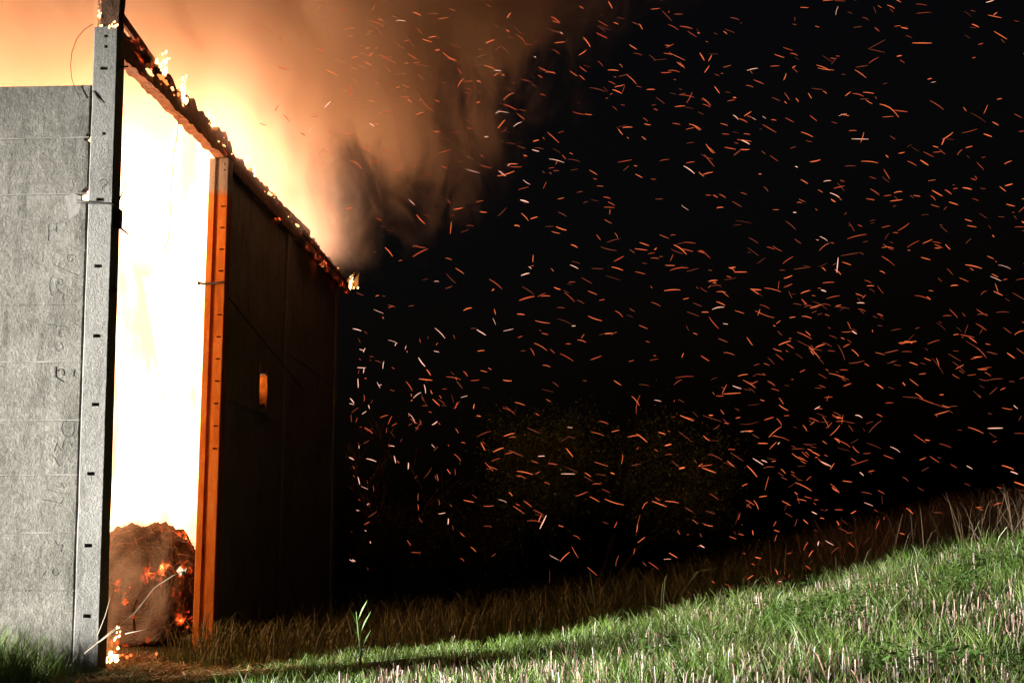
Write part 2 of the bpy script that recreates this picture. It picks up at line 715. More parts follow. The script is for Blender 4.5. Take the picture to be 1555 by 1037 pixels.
# smeared mortar left along some of the joints
for i in (1, 2, 5, 6, 7, 8):
    V, Fc = [], []
    rs_ = random.Random(i)
    N = 60
    for k in range(N + 1):
        x = -PW - .02 - 4.6 * k / N
        z = zs[i] - .004
        w_ = max(.001, .005 + .011 * mnoise.noise(Vector((x * 3.1, i * 5.0, 0))))
        yy = .0085 - max(0.0, .006 * mnoise.noise(Vector((x * 2.0, i * 9.0, 4))))
        V += [(x - LEAN * z, yy, z - w_), (x - LEAN * z, yy, z + w_), (x - LEAN * z, .04, z + w_ + .004), (x - LEAN * z, .04, z - w_ - .004)]
    for k in range(N):
        a = k * 4
        for q in range(4):
            Fc.append((a + q, a + (q + 1) % 4, a + 4 + (q + 1) % 4, a + 4 + q))
    mesh_obj("mortar_joint", V, Fc, M_PATCH, barn)

# pale mortar patch, the iron rod through the broken joint, and small brackets
x, z = local_front(112, 312)
bm = bmesh.new()
pp = [(-.13, .13), (-.02, .16), (.09, .12), (.08, -.02), (.06, -.10), (-.05, -.17), (-.09, -.03)]
vsf = [bm.verts.new((x + a, .010, z + b)) for a, b in pp]
vsb = [bm.verts.new((x + a * 1.08, .034, z + b * 1.08)) for a, b in pp]
bm.faces.new(vsf)
for i in range(len(pp)):
    j = (i + 1) % len(pp)
    bm.faces.new((vsf[j], vsf[i], vsb[i], vsb[j]))
bm_obj("mortar_patch", bm, M_PATCH, barn)
z = local_front(150, 309)[1]
tube("tie_rod", [(-.55, -.012, z + .03), (-.43, -.022, z + .012), (-.19, -.02, z - .005), (-.085, -.02, z - .012), (-.06, .06, z - .012)],
     [.022, .02, .012, .012, .012], M_IRON, barn)
bm = bmesh.new()
box_bm(bm, -.10, -.02, .05, .17, z - .30, z - .06)
bmesh.ops.bevel(bm, geom=bm.edges[:], offset=.015, segments=1)
bm_obj("bracket", bm, M_IRON, corner)
tube("bracket_pin", [(-.11, .08, z - .27), (.0, .08, z - .31), (.11, .09, z - .40)], [.014, .016, .008], M_IRON, corner)
tube("bracket_spike", [(-.08, .12, z + .02), (-.02, .12, z + .16), (.03, .12, z + .36)], [.012, .009, .004], M_IRON, corner)
zb = local_front(160, 437)[1]
bm = bmesh.new()
bmesh.ops.create_icosphere(bm, subdivisions=2, radius=.06)
for v in bm.verts:
    v.co = Vector((v.co.x * .6 - .07, v.co.y + .14, v.co.z * 1.1 + zb)) + mnoise.noise_vector(v.co * 20) * .008
bm_obj("bolt_boss", bm, M_IRON, corner, True)
zb = local_front(160, 98)[1]
tube("nail", [(-.13, .12, zb), (-.02, .12, zb + .01)], .011, M_IRON, corner)

# thin wires
def front_pts(l, yl):
    return [(*[(local_front(a, b, yl)[0])], yl, local_front(a, b, yl)[1]) for a, b in l]


w = [(141, 37), (128, 45), (116, 60), (109, 80), (107, 100), (109, 120), (114, 136), (121, 149)]
pts = front_pts(w, -.03)
tube("loop_wire", pts, .005, M_IRON, corner, 5)
pts = front_pts([(140, 138), (147, 147), (155, 157)], -.012)
tube("wire_end", pts, [.006, .009, .003], M_IRON, corner, 5)

# scrawls on the panels (rotated numbers and letters scratched long ago)
def scrawl(strokes, yl=-.012, w=.008):
    if yl < -.01:
        zc = local_front(*strokes[0][0])[1]
        k = max(i for i in range(10) if zs[i] > zc)
        yl = front_panels[k].location.y - .003
    else:
        yl = -.0015
    for st in strokes:
        V, Fc = [], []
        P = [local_front(a, b, yl) for a, b in st]
        base = len(V)
        for i, (x, z) in enumerate(P):
            a, b = P[max(i - 1, 0)], P[min(i + 1, len(P) - 1)]
            d = Vector((b[0] - a[0], b[1] - a[1]))
            d = d.normalized() if d.length > 0 else Vector((1, 0))
            ww = w * random.uniform(.35, 1)
            V += [(x - d.y * ww / 2, yl, z + d.x * ww / 2), (x + d.y * ww / 2, yl, z - d.x * ww / 2),
                  (x - d.y * ww / 2, yl + .006, z + d.x * ww / 2), (x + d.y * ww / 2, yl + .006, z - d.x * ww / 2)]
        for i in range(len(P) - 1):
            k = base + i * 4
            Fc += [(k, k + 1, k + 5, k + 4), (k + 1, k + 3, k + 7, k + 5), (k + 3, k + 2, k + 6, k + 7), (k + 2, k, k + 4, k + 6)]
        mesh_obj("scrawl", V, Fc, M_SCRAWL, barn)


def arc(cx, cy_, rx, ry, a0, a1, n=8):
    return [(cx + rx * math.cos(R(a0 + (a1 - a0) * i / n)), cy_ + ry * math.sin(R(a0 + (a1 - a0) * i / n))) for i in range(n + 1)]


scrawl([arc(157, 277, 5.5, 5, -170, 60), [(160, 280), (156, 284), (155, 287)]], -.006, .009)
scrawl([[(74, 340), (73, 366)], [(86, 338), (85, 353)], [(74, 352), (86, 348)]])
scrawl([arc(106, 392, 4, 6, 0, 330)])
scrawl([[(82, 402), (98, 410), (118, 418)]], w=.009)
scrawl([arc(84, 434, 9, 17, 110, 250), arc(91, 428, 4, 5, 0, 360), [(86, 440), (94, 446)], arc(99, 451, 4, 5, 60, 260)])
scrawl([[(96, 474), (90, 482), (97, 486)], arc(94, 506, 5, 6, 90, 300), [(72, 492), (104, 497)]], w=.009)
scrawl([[(83, 526), (88, 534), (96, 528), (92, 520)], [(84, 556), (83, 572), (96, 580)], arc(91, 566, 5, 6, 200, 400), [(112, 560), (110, 572)]])
scrawl([arc(103, 650, 10, 13, -30, 300), [(98, 646), (106, 651)], [(82, 686), (86, 672), (92, 684), (97, 671), (104, 670), (109, 678)],
        [(74, 690), (82, 694), (90, 708)]])
scrawl([[(87, 737), (92, 740), (93, 733), (97, 740), (102, 736)], [(72, 743), (90, 748), (104, 750)], [(63, 758), (80, 761), (92, 764), (97, 755)],
        [(78, 776), (88, 782)]], w=.009)
scrawl([[(82, 820), (88, 828), (95, 826), (92, 838)], arc(84, 868, 5, 5, 0, 300), [(70, 866), (66, 872)]], w=.010)

# --- side wall panels, one course on another, with a small broken hatch in the second bay
HX0, HX1, HZ0, HZ1 = 8.02, 8.46, 3.98, 4.72     # hatch (local y range, z range)
side_edges = [-.3] + [.30 + .72 * i for i in range(11)]
side_edges[-1] = 7.66
k = 0
for bay in (1, 2):
    ya, yb = BAY * bay + .215, BAY * (bay + 1) + .065
    for i in range(len(side_edges) - 1):
        z0, z1 = side_edges[i] - .010, side_edges[i + 1] - .001
        spans = [(ya, yb)]
        if bay == 1 and z1 > HZ0 and z0 < HZ1:
            spans = [(ya, HX0), (HX1, yb)]
        for s, (a, b) in enumerate(spans):
            k += 1
            bm = bmesh.new()
            off = random.uniform(-.008, .008)
            box_bm(bm, GA + .012 + off, GB - .012 + off, a, b, z0, z1)
            bmesh.ops.bevel(bm, geom=[e for e in bm.edges if abs(e.verts[0].co.z - z1) < .001 and abs(e.verts[1].co.z - z1) < .001], offset=.008, segments=1)
            bm_obj("concrete_panel", bm, M_SIDE, barn)
        if len(spans) == 2:
            for za, zb2 in ((z0, min(z1, HZ0)), (max(z0, HZ1), z1)):
                if zb2 - za > .03:
                    bm = bmesh.new()
                    box_bm(bm, GA + .012, GB - .012, HX0 + .002, HX1 - .002, za, zb2)
                    bm_obj("concrete_panel", bm, M_SIDE, barn)
# far jamb of the hatch, deep enough to catch the fire
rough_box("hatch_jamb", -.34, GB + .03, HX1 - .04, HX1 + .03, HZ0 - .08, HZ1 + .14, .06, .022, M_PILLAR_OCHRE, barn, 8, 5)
rough_box("hatch_lintel", -.26, GB + .02, HX0 - .06, HX1 - .05, HZ1 - .10, HZ1 + .06, .05, .035, M_SIDE, barn, 9, 6)
rough_box("hatch_sill", -.26, GB + .02, HX0 - .06, HX1 - .05, HZ0 - .08, HZ0 + .08, .05, .035, M_SIDE, barn, 10, 6)
rough_box("hatch_board", -.36, -.31, HX0 - .1, HX1 - .04, HZ0 - .05, HZ0 + .36, .05, .03, M_BEAM_BROWN, barn, 3, 6)
rough_box("hatch_board", -.32, -.28, HX0 - .02, HX0 + .16, HZ0 + .2, HZ1 + .08, .04, .03, M_BEAM, barn, 4, 6)

# rear and far-side walls of the barn
for nm, b in (("rear_wall", (-16.0, GB - .02, BAY * 3 + .30, BAY * 3 + .42, -.4, 7.6)), ("far_wall", (-16.1, -16.0, 0.2, BAY * 3 + .42, -.4, 7.6)),
              ("front_wall", (-16.0, -10.22, .03, .14, -.4, 7.18))):
    bm = bmesh.new()
    box_bm(bm, *b)
    bm_obj(nm, bm, M_SIDE, barn)

# thin slanting dark line and leaning pole on the dark side wall
tube("slanting_tube", [(GB + .03, BAY + .5, 5.55), (GB + .03, BAY * 2 - .6, 5.05), (GB + .035, BAY * 2 + 1.6, 4.75)], .012, M_IRON, barn)
tube("leaning_pole", [(.55, 8.6, .1), (.1, 9.1, 1.7)], [.035, .025], M_IRON, barn)

# --- what is left of the roof: eaves beam, boards, rafter stubs
def burnt(co):
    a = mnoise.noise(Vector((co.y * 1.7, 3.3, 1.1)))
    b = mnoise.noise(Vector((co.y * 6.1, 8.3, 2.1)))
    if co.z < 7.75 and co.y < BAY - .3:
        return Vector((0, 0, b * .05))
    if co.z > 7.88:
        return Vector((0, 0, (a * .13 + b * .13)))
    return Vector((0, 0, 0))


def burnt_near(co):
    return burnt(co) - Vector((.13 * max(0.0, 1 - co.y / BAY), 0, 0))


beam = rough_box("eaves_beam", -.25, -.08, .30, BAY + .18, 7.72, 8.06, .07, .022, M_BEAM_BROWN, barn, 2, 2.5, burnt_near)
tag(beam, "scorched brown eaves beam over the open bay")
beam2 = rough_box("eaves_beam", -.29, -.08, BAY + .20, BAY * 3 + .2, 7.66, 7.98, .09, .022, M_BEAM, barn, 5, 3.0, burnt)
tag(beam2, "charred eaves beam with glowing edges along the side wall")
for i in range(150):
    y = random.uniform(1.2, BAY * 3)
    s = random.uniform(.03, .085) * (random.choice((.3, .45, .7)) if i % 4 == 0 else 1)
    lx_, lz_ = (-.085, random.uniform(7.84, 8.03)) if i % 4 == 0 else (-.17, 7.99)
    if i % 4 == 0 and y < BAY:
        lx_ -= .13 * (1 - y / BAY)
    hot_ = i % 4 == 0
    bm = bmesh.new()
    bmesh.ops.create_icosphere(bm, subdivisions=2 if hot_ else 1, radius=1)
    sd_ = Vector((i * 3.7, 0, 0))
    sy_, sz_ = (random.uniform(.8, 2.6), random.uniform(.4, 1.1)) if hot_ else (1.5, 1.0)
    for v in bm.verts:
        k_ = 1 + (.75 * mnoise.noise(v.co * 1.4 + sd_) + .5 * mnoise.noise(v.co * 3.3 + sd_) if hot_ else .5 * mnoise.noise(v.co * 2 + sd_))
        v.co = Vector((v.co.x * s * k_, v.co.y * s * sy_ * k_ + .6 * s * v.co.z, v.co.z * s * sz_ * k_)) + Vector((lx_, y, lz_))
    bm_obj("glowing_lump" if i % 4 == 0 else "charred_lump", bm, (M_HOT if i % 8 == 0 else M_COAL_HOT) if hot_ else M_BEAM, beam if y < BAY + .2 else beam2)
# a lifted board on the near half of the beam
def plank(name, a, b, w, th, mat, parent, seed):
    a, b = Vector(a), Vector(b)
    o = rough_box(name, 0, (b - a).length, -th / 2, th / 2, -w / 2, w / 2, .10, .008, mat, parent, seed, 4)
    d = (b - a).normalized()
    up = Vector((0, 0, 1))
    s = up.cross(d).normalized()
    u = d.cross(s)
    M_ = Matrix((d, s, u)).transposed().to_4x4()
    M_.translation = a
    o.matrix_local = M_
    return o


plank("roof_board", (-.27, .30, 8.32), (-.22, 2.75, 8.02), .13, .04, M_BEAM_BROWN, barn, 11)
plank("roof_board", (-.10, BAY + 3.0, 7.94), (-.05, BAY + 6.4, 8.02), .11, .05, M_BEAM, barn, 12)
plank("eaves_end", (.03, BAY * 2 + .9, 7.62), (.06, BAY * 3 + .55, 7.56), .16, .05, M_BEAM_BROWN, barn, 13)
plank("eaves_end", (.0, BAY * 2 + .7, 7.84), (.03, BAY * 3 + .5, 7.72), .10, .06, M_BEAM, barn, 14)
# rafter stub standing on the corner pillar
rough_box("rafter_stub", -.38, -.145, .03, .24, 7.985, 8.95, .07, .012, M_BEAM, barn, 21, 4)
rough_box("rafter_stub", -.445, -.392, .06, .20, 7.99, 8.7, .06, .012, M_BEAM_BROWN, barn, 22, 4)

# the wire that hangs from the eaves beam inside the bay
def side_pt(px, py, xl):
    a = pix(px, py, 1.0) - Vector((0, 0, CAM_H))
    o_ = Vector((0, 0, CAM_H))
    n_ = Vector((math.cos(RZ), math.sin(RZ), 0))
    t = ((O - o_).dot(n_) + xl) / a.dot(n_)
    return BMI @ (o_ + a * t)


y0 = side_pt(272, 178, -.2).y
pts = []
for px, py in ((272, 172), (269, 205), (263, 240), (260, 290), (258, 335), (255, 365), (251, 374), (250, 381), (254, 383)):
    q = side_pt(px, py, -.2)
    yy = y0
    n_ = BM.to_3x3() @ Vector((0, 1, 0))
    a = pix(px, py, 1.0) - Vector((0, 0, CAM_H))
    o_ = Vector((0, 0, CAM_H))
    t = ((O - o_).dot(n_) + yy) / a.dot(n_)
    pts.append(tuple(BMI @ (o_ + a * t)))
tube("hanging_wire", pts, .0065, M_WIRE, beam, 5)

# ================================================================== bales, charred hay and debris inside
def bale(cx, cyl, cz, r, length, seed, label, straw=900, tilt=0.0):
    e = empty("round_bale", BM @ Vector((cx, cyl, 0)), RZ + tilt)
    tag(e, label, "hay bale", "round bales inside the barn")
    V, Fc = [], []
    NA, NL, NR = 96, 14, 20
    rows = []
    prof = [(0.02, 0.0)] + [(r * (i + 1) / NR, .06 * (1 - (i + 1) / NR)) for i in range(NR - 1)] + [(r, .04)] + \
           [(r, length * i / NL) for i in range(1, NL)] + [(r * .96, length), (.05, length + .02)]
    for rr, yy in prof:
        for a in range(NA):
            t = 2 * math.pi * a / NA
            p = Vector((math.cos(t) * rr, yy, cz + math.sin(t) * rr))
            d = mnoise.noise(p * 2.2 + Vector((seed, 0, 0))) * .20 + mnoise.noise(p * 6 + Vector((0, seed, 0))) * .12 + mnoise.noise(p * 17 + Vector((0, seed, 0))) * .05
            q = Vector((math.cos(t), 0, math.sin(t)))
            p += q * d + Vector((0, mnoise.noise(p * 4 + Vector((0, 0, seed))) * .16 + mnoise.noise(p * 13 + Vector((0, 0, seed))) * .05, 0))
            V.append(p)
    for i in range(len(prof) - 1):
        for a in range(NA):
            b = (a + 1) % NA
            Fc.append((i * NA + a, i * NA + b, (i + 1) * NA + b, (i + 1) * NA + a))
    mesh_obj("hay_body", V, Fc, M_BALE, e, True)
    # loose straw standing off the surface
    rs = np.random.default_rng(seed)
    n = straw
    th = rs.uniform(0, 2 * np.pi, n)
    onend = rs.random(n) < .55
    rr = np.where(onend, r * np.sqrt(rs.random(n)), r)
    yy = np.where(onend, rs.uniform(-.03, .05, n), rs.uniform(0, length, n))
    P = np.stack([np.cos(th) * rr, yy, cz + np.sin(th) * rr], 1)
    nrm = np.where(onend[:, None], np.array([[0, -1, 0]]), np.stack([np.cos(th), 0 * th, np.sin(th)], 1))
    tang = np.stack([-np.sin(th), 0 * th, np.cos(th)], 1)
    D = nrm * rs.uniform(.1, .6, (n, 1)) + tang * rs.choice([-1, 1], (n, 1)) * rs.uniform(.4, 1, (n, 1)) + rs.normal(0, .3, (n, 3))
    D /= np.linalg.norm(D, axis=1)[:, None]
    L = (.05 + .38 * rs.random(n) ** 2)[:, None]
    side = np.cross(D, rs.normal(0, 1, (n, 3)))
    side /= np.linalg.norm(side, axis=1)[:, None]
    w = .005
    V2 = np.stack([P - side * w, P + side * w, P + D * L], 1).reshape(-1, 3)
    T = np.arange(n * 3).reshape(-1, 3)
    c = np.array([.17, .09, .045]) * rs.uniform(.15, 1.6, (n, 1))
    s = fast_mesh("straw", V2, T, M_DRY, e, np.repeat(c, 3, 0))
    s["kind"] = "stuff"
    return e


bale(-1.42, 5.15, .82, .93, 1.25, 3, "smouldering round bale with red embers in the open bay", 5000)
bale(-3.65, 6.6, .80, .85, 1.25, 5, "scorched round bale standing further back beside the corner pillar", 700, .15)


def heap(name, cx, cyl, rx, ry, h, seed, mat, label, n=900):
    e = empty(name, BM @ Vector((cx, cyl, 0)), RZ)
    V, Fc = [], []
    NA, NR = 40, 12
    for i in range(NR + 1):
        t = i / NR
        for a in range(NA):
            an = 2 * math.pi * a / NA
            k = 1 + .25 * mnoise.noise(Vector((math.cos(an) * 2, math.sin(an) * 2, seed)))
            x, y = math.cos(an) * rx * t * k, math.sin(an) * ry * t * k
            wx = BM @ Vector((cx + x, cyl + y, 0))
            z = float(terrain(wx.x, wx.y)) - .04 + h * (1 - t * t) * (1 + .5 * mnoise.noise(Vector((x * 4, y * 4, seed))))
            V.append((x, y, z))
    for i in range(NR):
        for a in range(NA):
            b = (a + 1) % NA
            Fc.append((i * NA + a, i * NA + b, (i + 1) * NA + b, (i + 1) * NA + a))
    mesh_obj("ash_bed", V, Fc, mat, e, True)
    rs = np.random.default_rng(seed)
    an, t = rs.uniform(0, 2 * np.pi, n), np.sqrt(rs.random(n))
    x, y = np.cos(an) * rx * t, np.sin(an) * ry * t
    wv = np.array([list(BM @ Vector((cx + a, cyl + b, 0))) for a, b in zip(x, y)])
    z = terrain(wv[:, 0], wv[:, 1]) + h * (1 - t * t) * .9
    P = np.stack([x, y, z], 1)
    D = rs.normal(0, 1, (n, 3))
    D[:, 2] = np.abs(D[:, 2]) * .35
    D /= np.linalg.norm(D, axis=1)[:, None]
    L = rs.uniform(.08, .3, (n, 1))
    side = np.cross(D, np.array([[0, 0, 1.0]]))
    side /= np.linalg.norm(side, axis=1)[:, None] + 1e-6
    V2 = np.stack([P - side * .006, P + side * .006, P + D * L], 1).reshape(-1, 3)
    c = np.array([.40, .22, .10]) * rs.uniform(.3, 1.4, (n, 1))
    s = fast_mesh("straw", V2, np.arange(n * 3).reshape(-1, 3), M_DRY, e, np.repeat(c, 3, 0))
    s["kind"] = "stuff"
    tag(e, label, "debris")
    return e


heap("ash_heap", -.75, 1.7, 1.0, 1.5, .22, 2, M_DEBRIS, "heap of charred straw with embers across the threshold of the open bay", 1500)
heap("ash_heap", -2.2, 3.2, 1.3, 1.5, .35, 6, M_BALE, "low ash heap deeper inside the barn beside the corner pillar", 900)

# ================================================================== fire
def tongue(V, T, base, h, r, lean, seed, NA=9, NR=9):
    b0 = len(V)
    for i in range(NR + 1):
        t = i / NR
        rad = r * (math.sin(math.pi * min(1, (t * .92 + .08)) ** .62)) + .002
        off = Vector((lean[0] * t * t + .25 * r * math.sin(seed + t * 5), lean[1] * t * t + .25 * r * math.cos(seed * 1.7 + t * 4), h * t))
        for a in range(NA):
            an = 2 * math.pi * a / NA + seed
            k = 1 + .28 * mnoise.noise(Vector((math.cos(an) * 1.5 + seed, math.sin(an) * 1.5, t * 3)))
            V.append(Vector(base) + off + Vector((math.cos(an) * rad * k, math.sin(an) * rad * k, 0)))
    for i in range(NR):
        for a in range(NA):
            b = (a + 1) % NA
            T.append((b0 + i * NA + a, b0 + i * NA + b, b0 + (i + 1) * NA + b, b0 + (i + 1) * NA + a))
    T.append(tuple(b0 + a for a in range(NA))[::-1])
    T.append(tuple(b0 + NR * NA + a for a in range(NA)))


V, T = [], []
rs = random.Random(5)
for i in range(110):
    x = rs.uniform(-13.5, -.95)
    y = rs.uniform(1.4, 13.8)
    front = x > -3.2 and y < 6.8
    zb = 1.95 if front else rs.uniform(1.0, 1.7)
    top = 6.9 + rs.uniform(-.5, 1.0) + (.5 if y > 5 else 0)
    tongue(V, T, (x, y, zb), top - zb, rs.uniform(.55, 1.0) if x < -1.6 else rs.uniform(.35, .55), (rs.uniform(-.3, .5), rs.uniform(-.3, .3)), rs.uniform(0, 9))
for i in range(22):
    y = 4.6 + i * .42 + rs.uniform(-.2, .2)
    tongue(V, T, (rs.uniform(-2.2, -.75), y, 6.0), rs.uniform(2.0, 3.0), rs.uniform(.22, .38), (rs.uniform(.0, .5), rs.uniform(-.2, .2)), rs.uniform(0, 9), 10, 12)
fire = mesh_obj("fire", V, T, M_FLAME_BODY, None, True)
fire.location = O
fire.rotation_euler = (0, 0, RZ)
tag(fire, "white hot mass of flames filling the inside of the barn", "fire", kind="stuff")

# single flames that stand apart
def flame(loc, h, r, lean, label, mat, n=3, group=None):
    V, T = [], []
    r0 = r
    tmp = bmesh.new()
    bmesh.ops.create_icosphere(tmp, subdivisions=2, radius=1)
    sv = [v.co.copy() for v in tmp.verts]
    sf = [tuple(v.index for v in f.verts) for f in tmp.faces]
    tmp.free()
    for i in range(n * 5):
        t = random.random() ** 1.6
        c = Vector((random.gauss(0, r0 * .6 * (1 - .6 * t)) + lean[0] * t, random.gauss(0, r0 * .5), h * (t - .08)))
        q = r0 * random.uniform(.10, .38) * (1 - .65 * t)
        st = random.uniform(1.1, 2.6)
        sd = Vector((random.uniform(0, 50), 0, i))
        b0 = len(V)
        for v in sv:
            k = 1 + .55 * mnoise.noise(v * 1.6 + sd) + .3 * mnoise.noise(v * 3.7 + sd)
            V.append(c + Vector((v.x * q * k + .35 * q * v.z, v.y * q * k, v.z * q * st * k)))
        T += [tuple(k + b0 for k in f) for f in sf]
    o = mesh_obj("flame", V, T, mat, None, True)
    o.location = loc
    tag(o, label, "flame", group)
    V, T = [], []
    for i in range(3):
        tongue(V, T, (random.gauss(0, r0 * .5), random.gauss(0, r0 * .3), -.06 * h), h * random.uniform(.7, 1.25), r0 * random.uniform(.5, .85),
               (lean[0] + random.uniform(-.8, .8) * r0, lean[1]), random.uniform(0, 9), 10, 10)
    mesh_obj("outer_flame", V, T, M_FLAME_VEIL, o, True)
    return o


def on_beam(px, py, dz=0.0):
    q = side_pt(px, py, -.15)
    return BM @ q


for px, py, h, r, lb in ((243, 108, .34, .10, "bright yellow flame on the eaves beam nearest the corner pillar"),
                         (274, 148, .40, .10, "tall yellow flame licking the middle of the scorched beam"),
                         (316, 196, .26, .08, "small flame on the beam just before the ochre pillar"),
                         (372, 248, .16, .06, "little flame on the charred beam just past the ochre pillar"),
                         (408, 296, .16, .06, "little flame low on the charred side wall beam"),
                         (434, 330, .18, .07, "little flame halfway along the charred side wall beam"),
                         (456, 352, .16, .06, "little flame on the charred beam before the drooping eaves end"),
                         (531, 436, .34, .10, "lone flame at the far end of the drooping eaves")):
    flame(on_beam(px, py), h, r, (.06, 0), lb, M_FLAME, 4, "flames along the eaves")
flame(BM @ Vector((-.41, .04, 8.0)), .42, .04, (0, 0), "thin flame on top of the corner pillar", M_FLAME, 3)
flame(BM @ Vector((-.22, .02, 7.98)), .10, .05, (0.03, 0), "flicker at the foot of the rafter stub", M_FLAME, 3)
gz = lambda p: float(terrain(p.x, p.y))
p = BM @ Vector((-.16, .95, 0)); p.z = gz(p)
flame((p.x, p.y, p.z + .16), .45, .075, (.05, 0), "low flame burning on the ground beside the corner pillar", M_FLAME_GROUND, 4)
p = BM @ Vector((-.50, .75, 0)); p.z = gz(p)
flame((p.x, p.y, p.z + .30), .20, .07, (.04, 0), "small flame at the foot of the corner pillar", M_FLAME_GROUND, 3)
flame(BM @ Vector((-.62, 2.6, .62)), .2, .035, (.02, 0), "small red flame in front of the smouldering bale", M_RED_FLAME, 3)

# glowing crumbs on the ground by the doorway
M_COAL = emission("red_coal", (1, .16, .03), 2.2, 'NONE')
for i in range(26):
    xl, yl = random.uniform(-1.0, .25), random.uniform(-.7, 1.6)
    q = BM @ Vector((xl, yl, 0))
    s = random.uniform(.008, .026)
    bm = bmesh.new()
    bmesh.ops.create_icosphere(bm, subdivisions=1, radius=s)
    for v in bm.verts:
        v.co = v.co * random.uniform(.7, 1.3)
    o = bm_obj("coal", bm, M_COAL)
    o.location = (q.x, q.y, gz(q) + .03 + (.15 if yl > .6 else 0))
    tag(o, "glowing red coal scattered on the ground at the open bay", "coal", "coals at the open bay")

# ------------------------------------------------------------------ smoke and burning gas (volumes)
def volume_box(name, x0, x1, y0, y1, z0, z1, mat, label):
    bm = bmesh.new()
    box_bm(bm, x0, x1, y0, y1, z0, z1)
    o = bm_obj(name, bm, mat)
    tag(o, label, "smoke" if "smoke" in name else "fire", kind="stuff")
    return o


def barn_coords(g):
    p = g.world_pos()
    s = g.sep(p)
    dx = g.math('SUBTRACT', s[0], O.x)
    dy = g.math('SUBTRACT', s[1], O.y)
    c, sn = math.cos(RZ), math.sin(RZ)
    xl = g.math('ADD', g.math('MULTIPLY', dx, c), g.math('MULTIPLY', dy, sn))
    yl = g.math('SUBTRACT', g.math('MULTIPLY', dy, c), g.math('MULTIPLY', dx, sn))
    return p, xl, yl, s[2]


def smoke_mat():
    m, n, l = new_mat("billowing_smoke")
    g = NG(m)
    p, xl, yl, z = barn_coords(g)
    big = g.noise(g.mapping(p, (1, .3, .8), rot=(0, R(35), 0)), .30, 1, .55, .5)
    mid = g.noise(g.mapping(p, (1, .18, 1.1), rot=(0, R(50), 0)), .78, 5, .64, 1.5)
    edge_x = g.math('ADD', g.math('MULTIPLY', g.math('SUBTRACT', z, 7.3), 1.15), .3)
    d = g.math('SUBTRACT', edge_x, xl)                       # > 0 inside the plume
    d = g.math('ADD', d, g.math('MULTIPLY', g.math('SUBTRACT', big, .5), 5.0))
    d = g.math('ADD', d, g.math('MULTIPLY', g.math('SUBTRACT', mid, .5), 5.5))
    edge = g.smooth(d, -.6, 4.6)
    edge = g.math('MULTIPLY', edge, edge)
    zm = g.smooth(z, 7.2, 8.0)
    ym = g.math('MULTIPLY', g.smooth(yl, .4, 2.5), g.smooth(yl, 17.5, 14.5))
    xm = g.smooth(xl, -15.5, -12.0)
    tm = g.smooth(z, 17.0, 14.5)
    dens = g.math('MULTIPLY', g.math('MULTIPLY', edge, zm), g.math('MULTIPLY', ym, g.math('MULTIPLY', xm, tm)))
    clump = g.math('MULTIPLY_ADD', g.smooth(g.math('MULTIPLY_ADD', big, .5, g.math('MULTIPLY', mid, .6)), .47, .62), .98, .02)
    dens = g.math('MULTIPLY', g.math('MULTIPLY', dens, clump), 1.25)
    v = n.new("ShaderNodeVolumePrincipled")
    v.inputs["Color"].default_value = (.95, .81, .68, 1)
    v.inputs["Anisotropy"].default_value = .25
    l.new(dens, v.inputs["Density"])
    o = n.new("ShaderNodeOutputMaterial")
    l.new(v.outputs[0], o.inputs["Volume"])
    m.cycles.volume_step_rate = .25
    return m


def gas_mat():
    m, n, l = new_mat("burning_gas")
    g = NG(m)
    p, xl, yl, z = barn_coords(g)
    nz = g.noise(g.mapping(p, (1, 1, .35)), .9, 3, .6, .5)
    zz = g.math('ADD', z, g.math('MULTIPLY', g.math('SUBTRACT', nz, .5), 5.0))
    h = g.smooth(zz, 11.2, 6.8)
    xx = g.math('ADD', xl, g.math('MULTIPLY', g.math('SUBTRACT', nz, .5), 1.6))
    lean = g.math('MULTIPLY', g.math('SUBTRACT', z, 7.5), .15)
    xm = g.math('MULTIPLY', g.smooth(g.math('SUBTRACT', xx, lean), .75, -.9), g.smooth(xl, -15.0, -12.5))
    ym = g.math('MULTIPLY', g.smooth(yl, 1.5, 6.0), g.smooth(yl, 15.0, 13.0))
    over = g.math('MAXIMUM', g.smooth(xl, -.28, -.42), g.smooth(z, 7.75, 8.15))   # outside the wall only above the eaves
    e = g.math('MULTIPLY', g.math('MULTIPLY', h, g.math('MULTIPLY', h, over)), g.math('MULTIPLY', xm, ym))
    v = n.new("ShaderNodeEmission")
    v.inputs[0].default_value = (1.0, .46, .24, 1)
    l.new(g.math('MULTIPLY', g.math('MULTIPLY', e, g.math('MULTIPLY_ADD', g.smooth(xl, -5.5, -1.2), .86, .14)), 1.5), v.inputs[1])
    o = n.new("ShaderNodeOutputMaterial")
    l.new(v.outputs[0], o.inputs["Volume"])
    return m


volume_box("smoke", -20.5, 7.0, 17.5, 35.6, 7.3, 17.0, smoke_mat(), "thick fire-lit smoke plume billowing off the roof into the dark")
volume_box("burning_gas", -20.5, -2.0, 18.2, 33.4, 6.0, 13.0, gas_mat(), "glowing yellow flames pouring over the top of the walls")


def low_smoke_mat():
    m, n, l = new_mat("thin_smoke")
    g = NG(m)
    p = g.world_pos()
    nz = g.noise(g.mapping(p, (1, 1, .6)), 1.7, 4, .6, .8)
    v = n.new("ShaderNodeVolumePrincipled")
    v.inputs["Color"].default_value = (.8, .76, .7, 1)
    l.new(g.math('MULTIPLY', g.smooth(nz, .44, .68), .5), v.inputs["Density"])
    o = n.new("ShaderNodeOutputMaterial")
    l.new(v.outputs[0], o.inputs["Volume"])
    return m


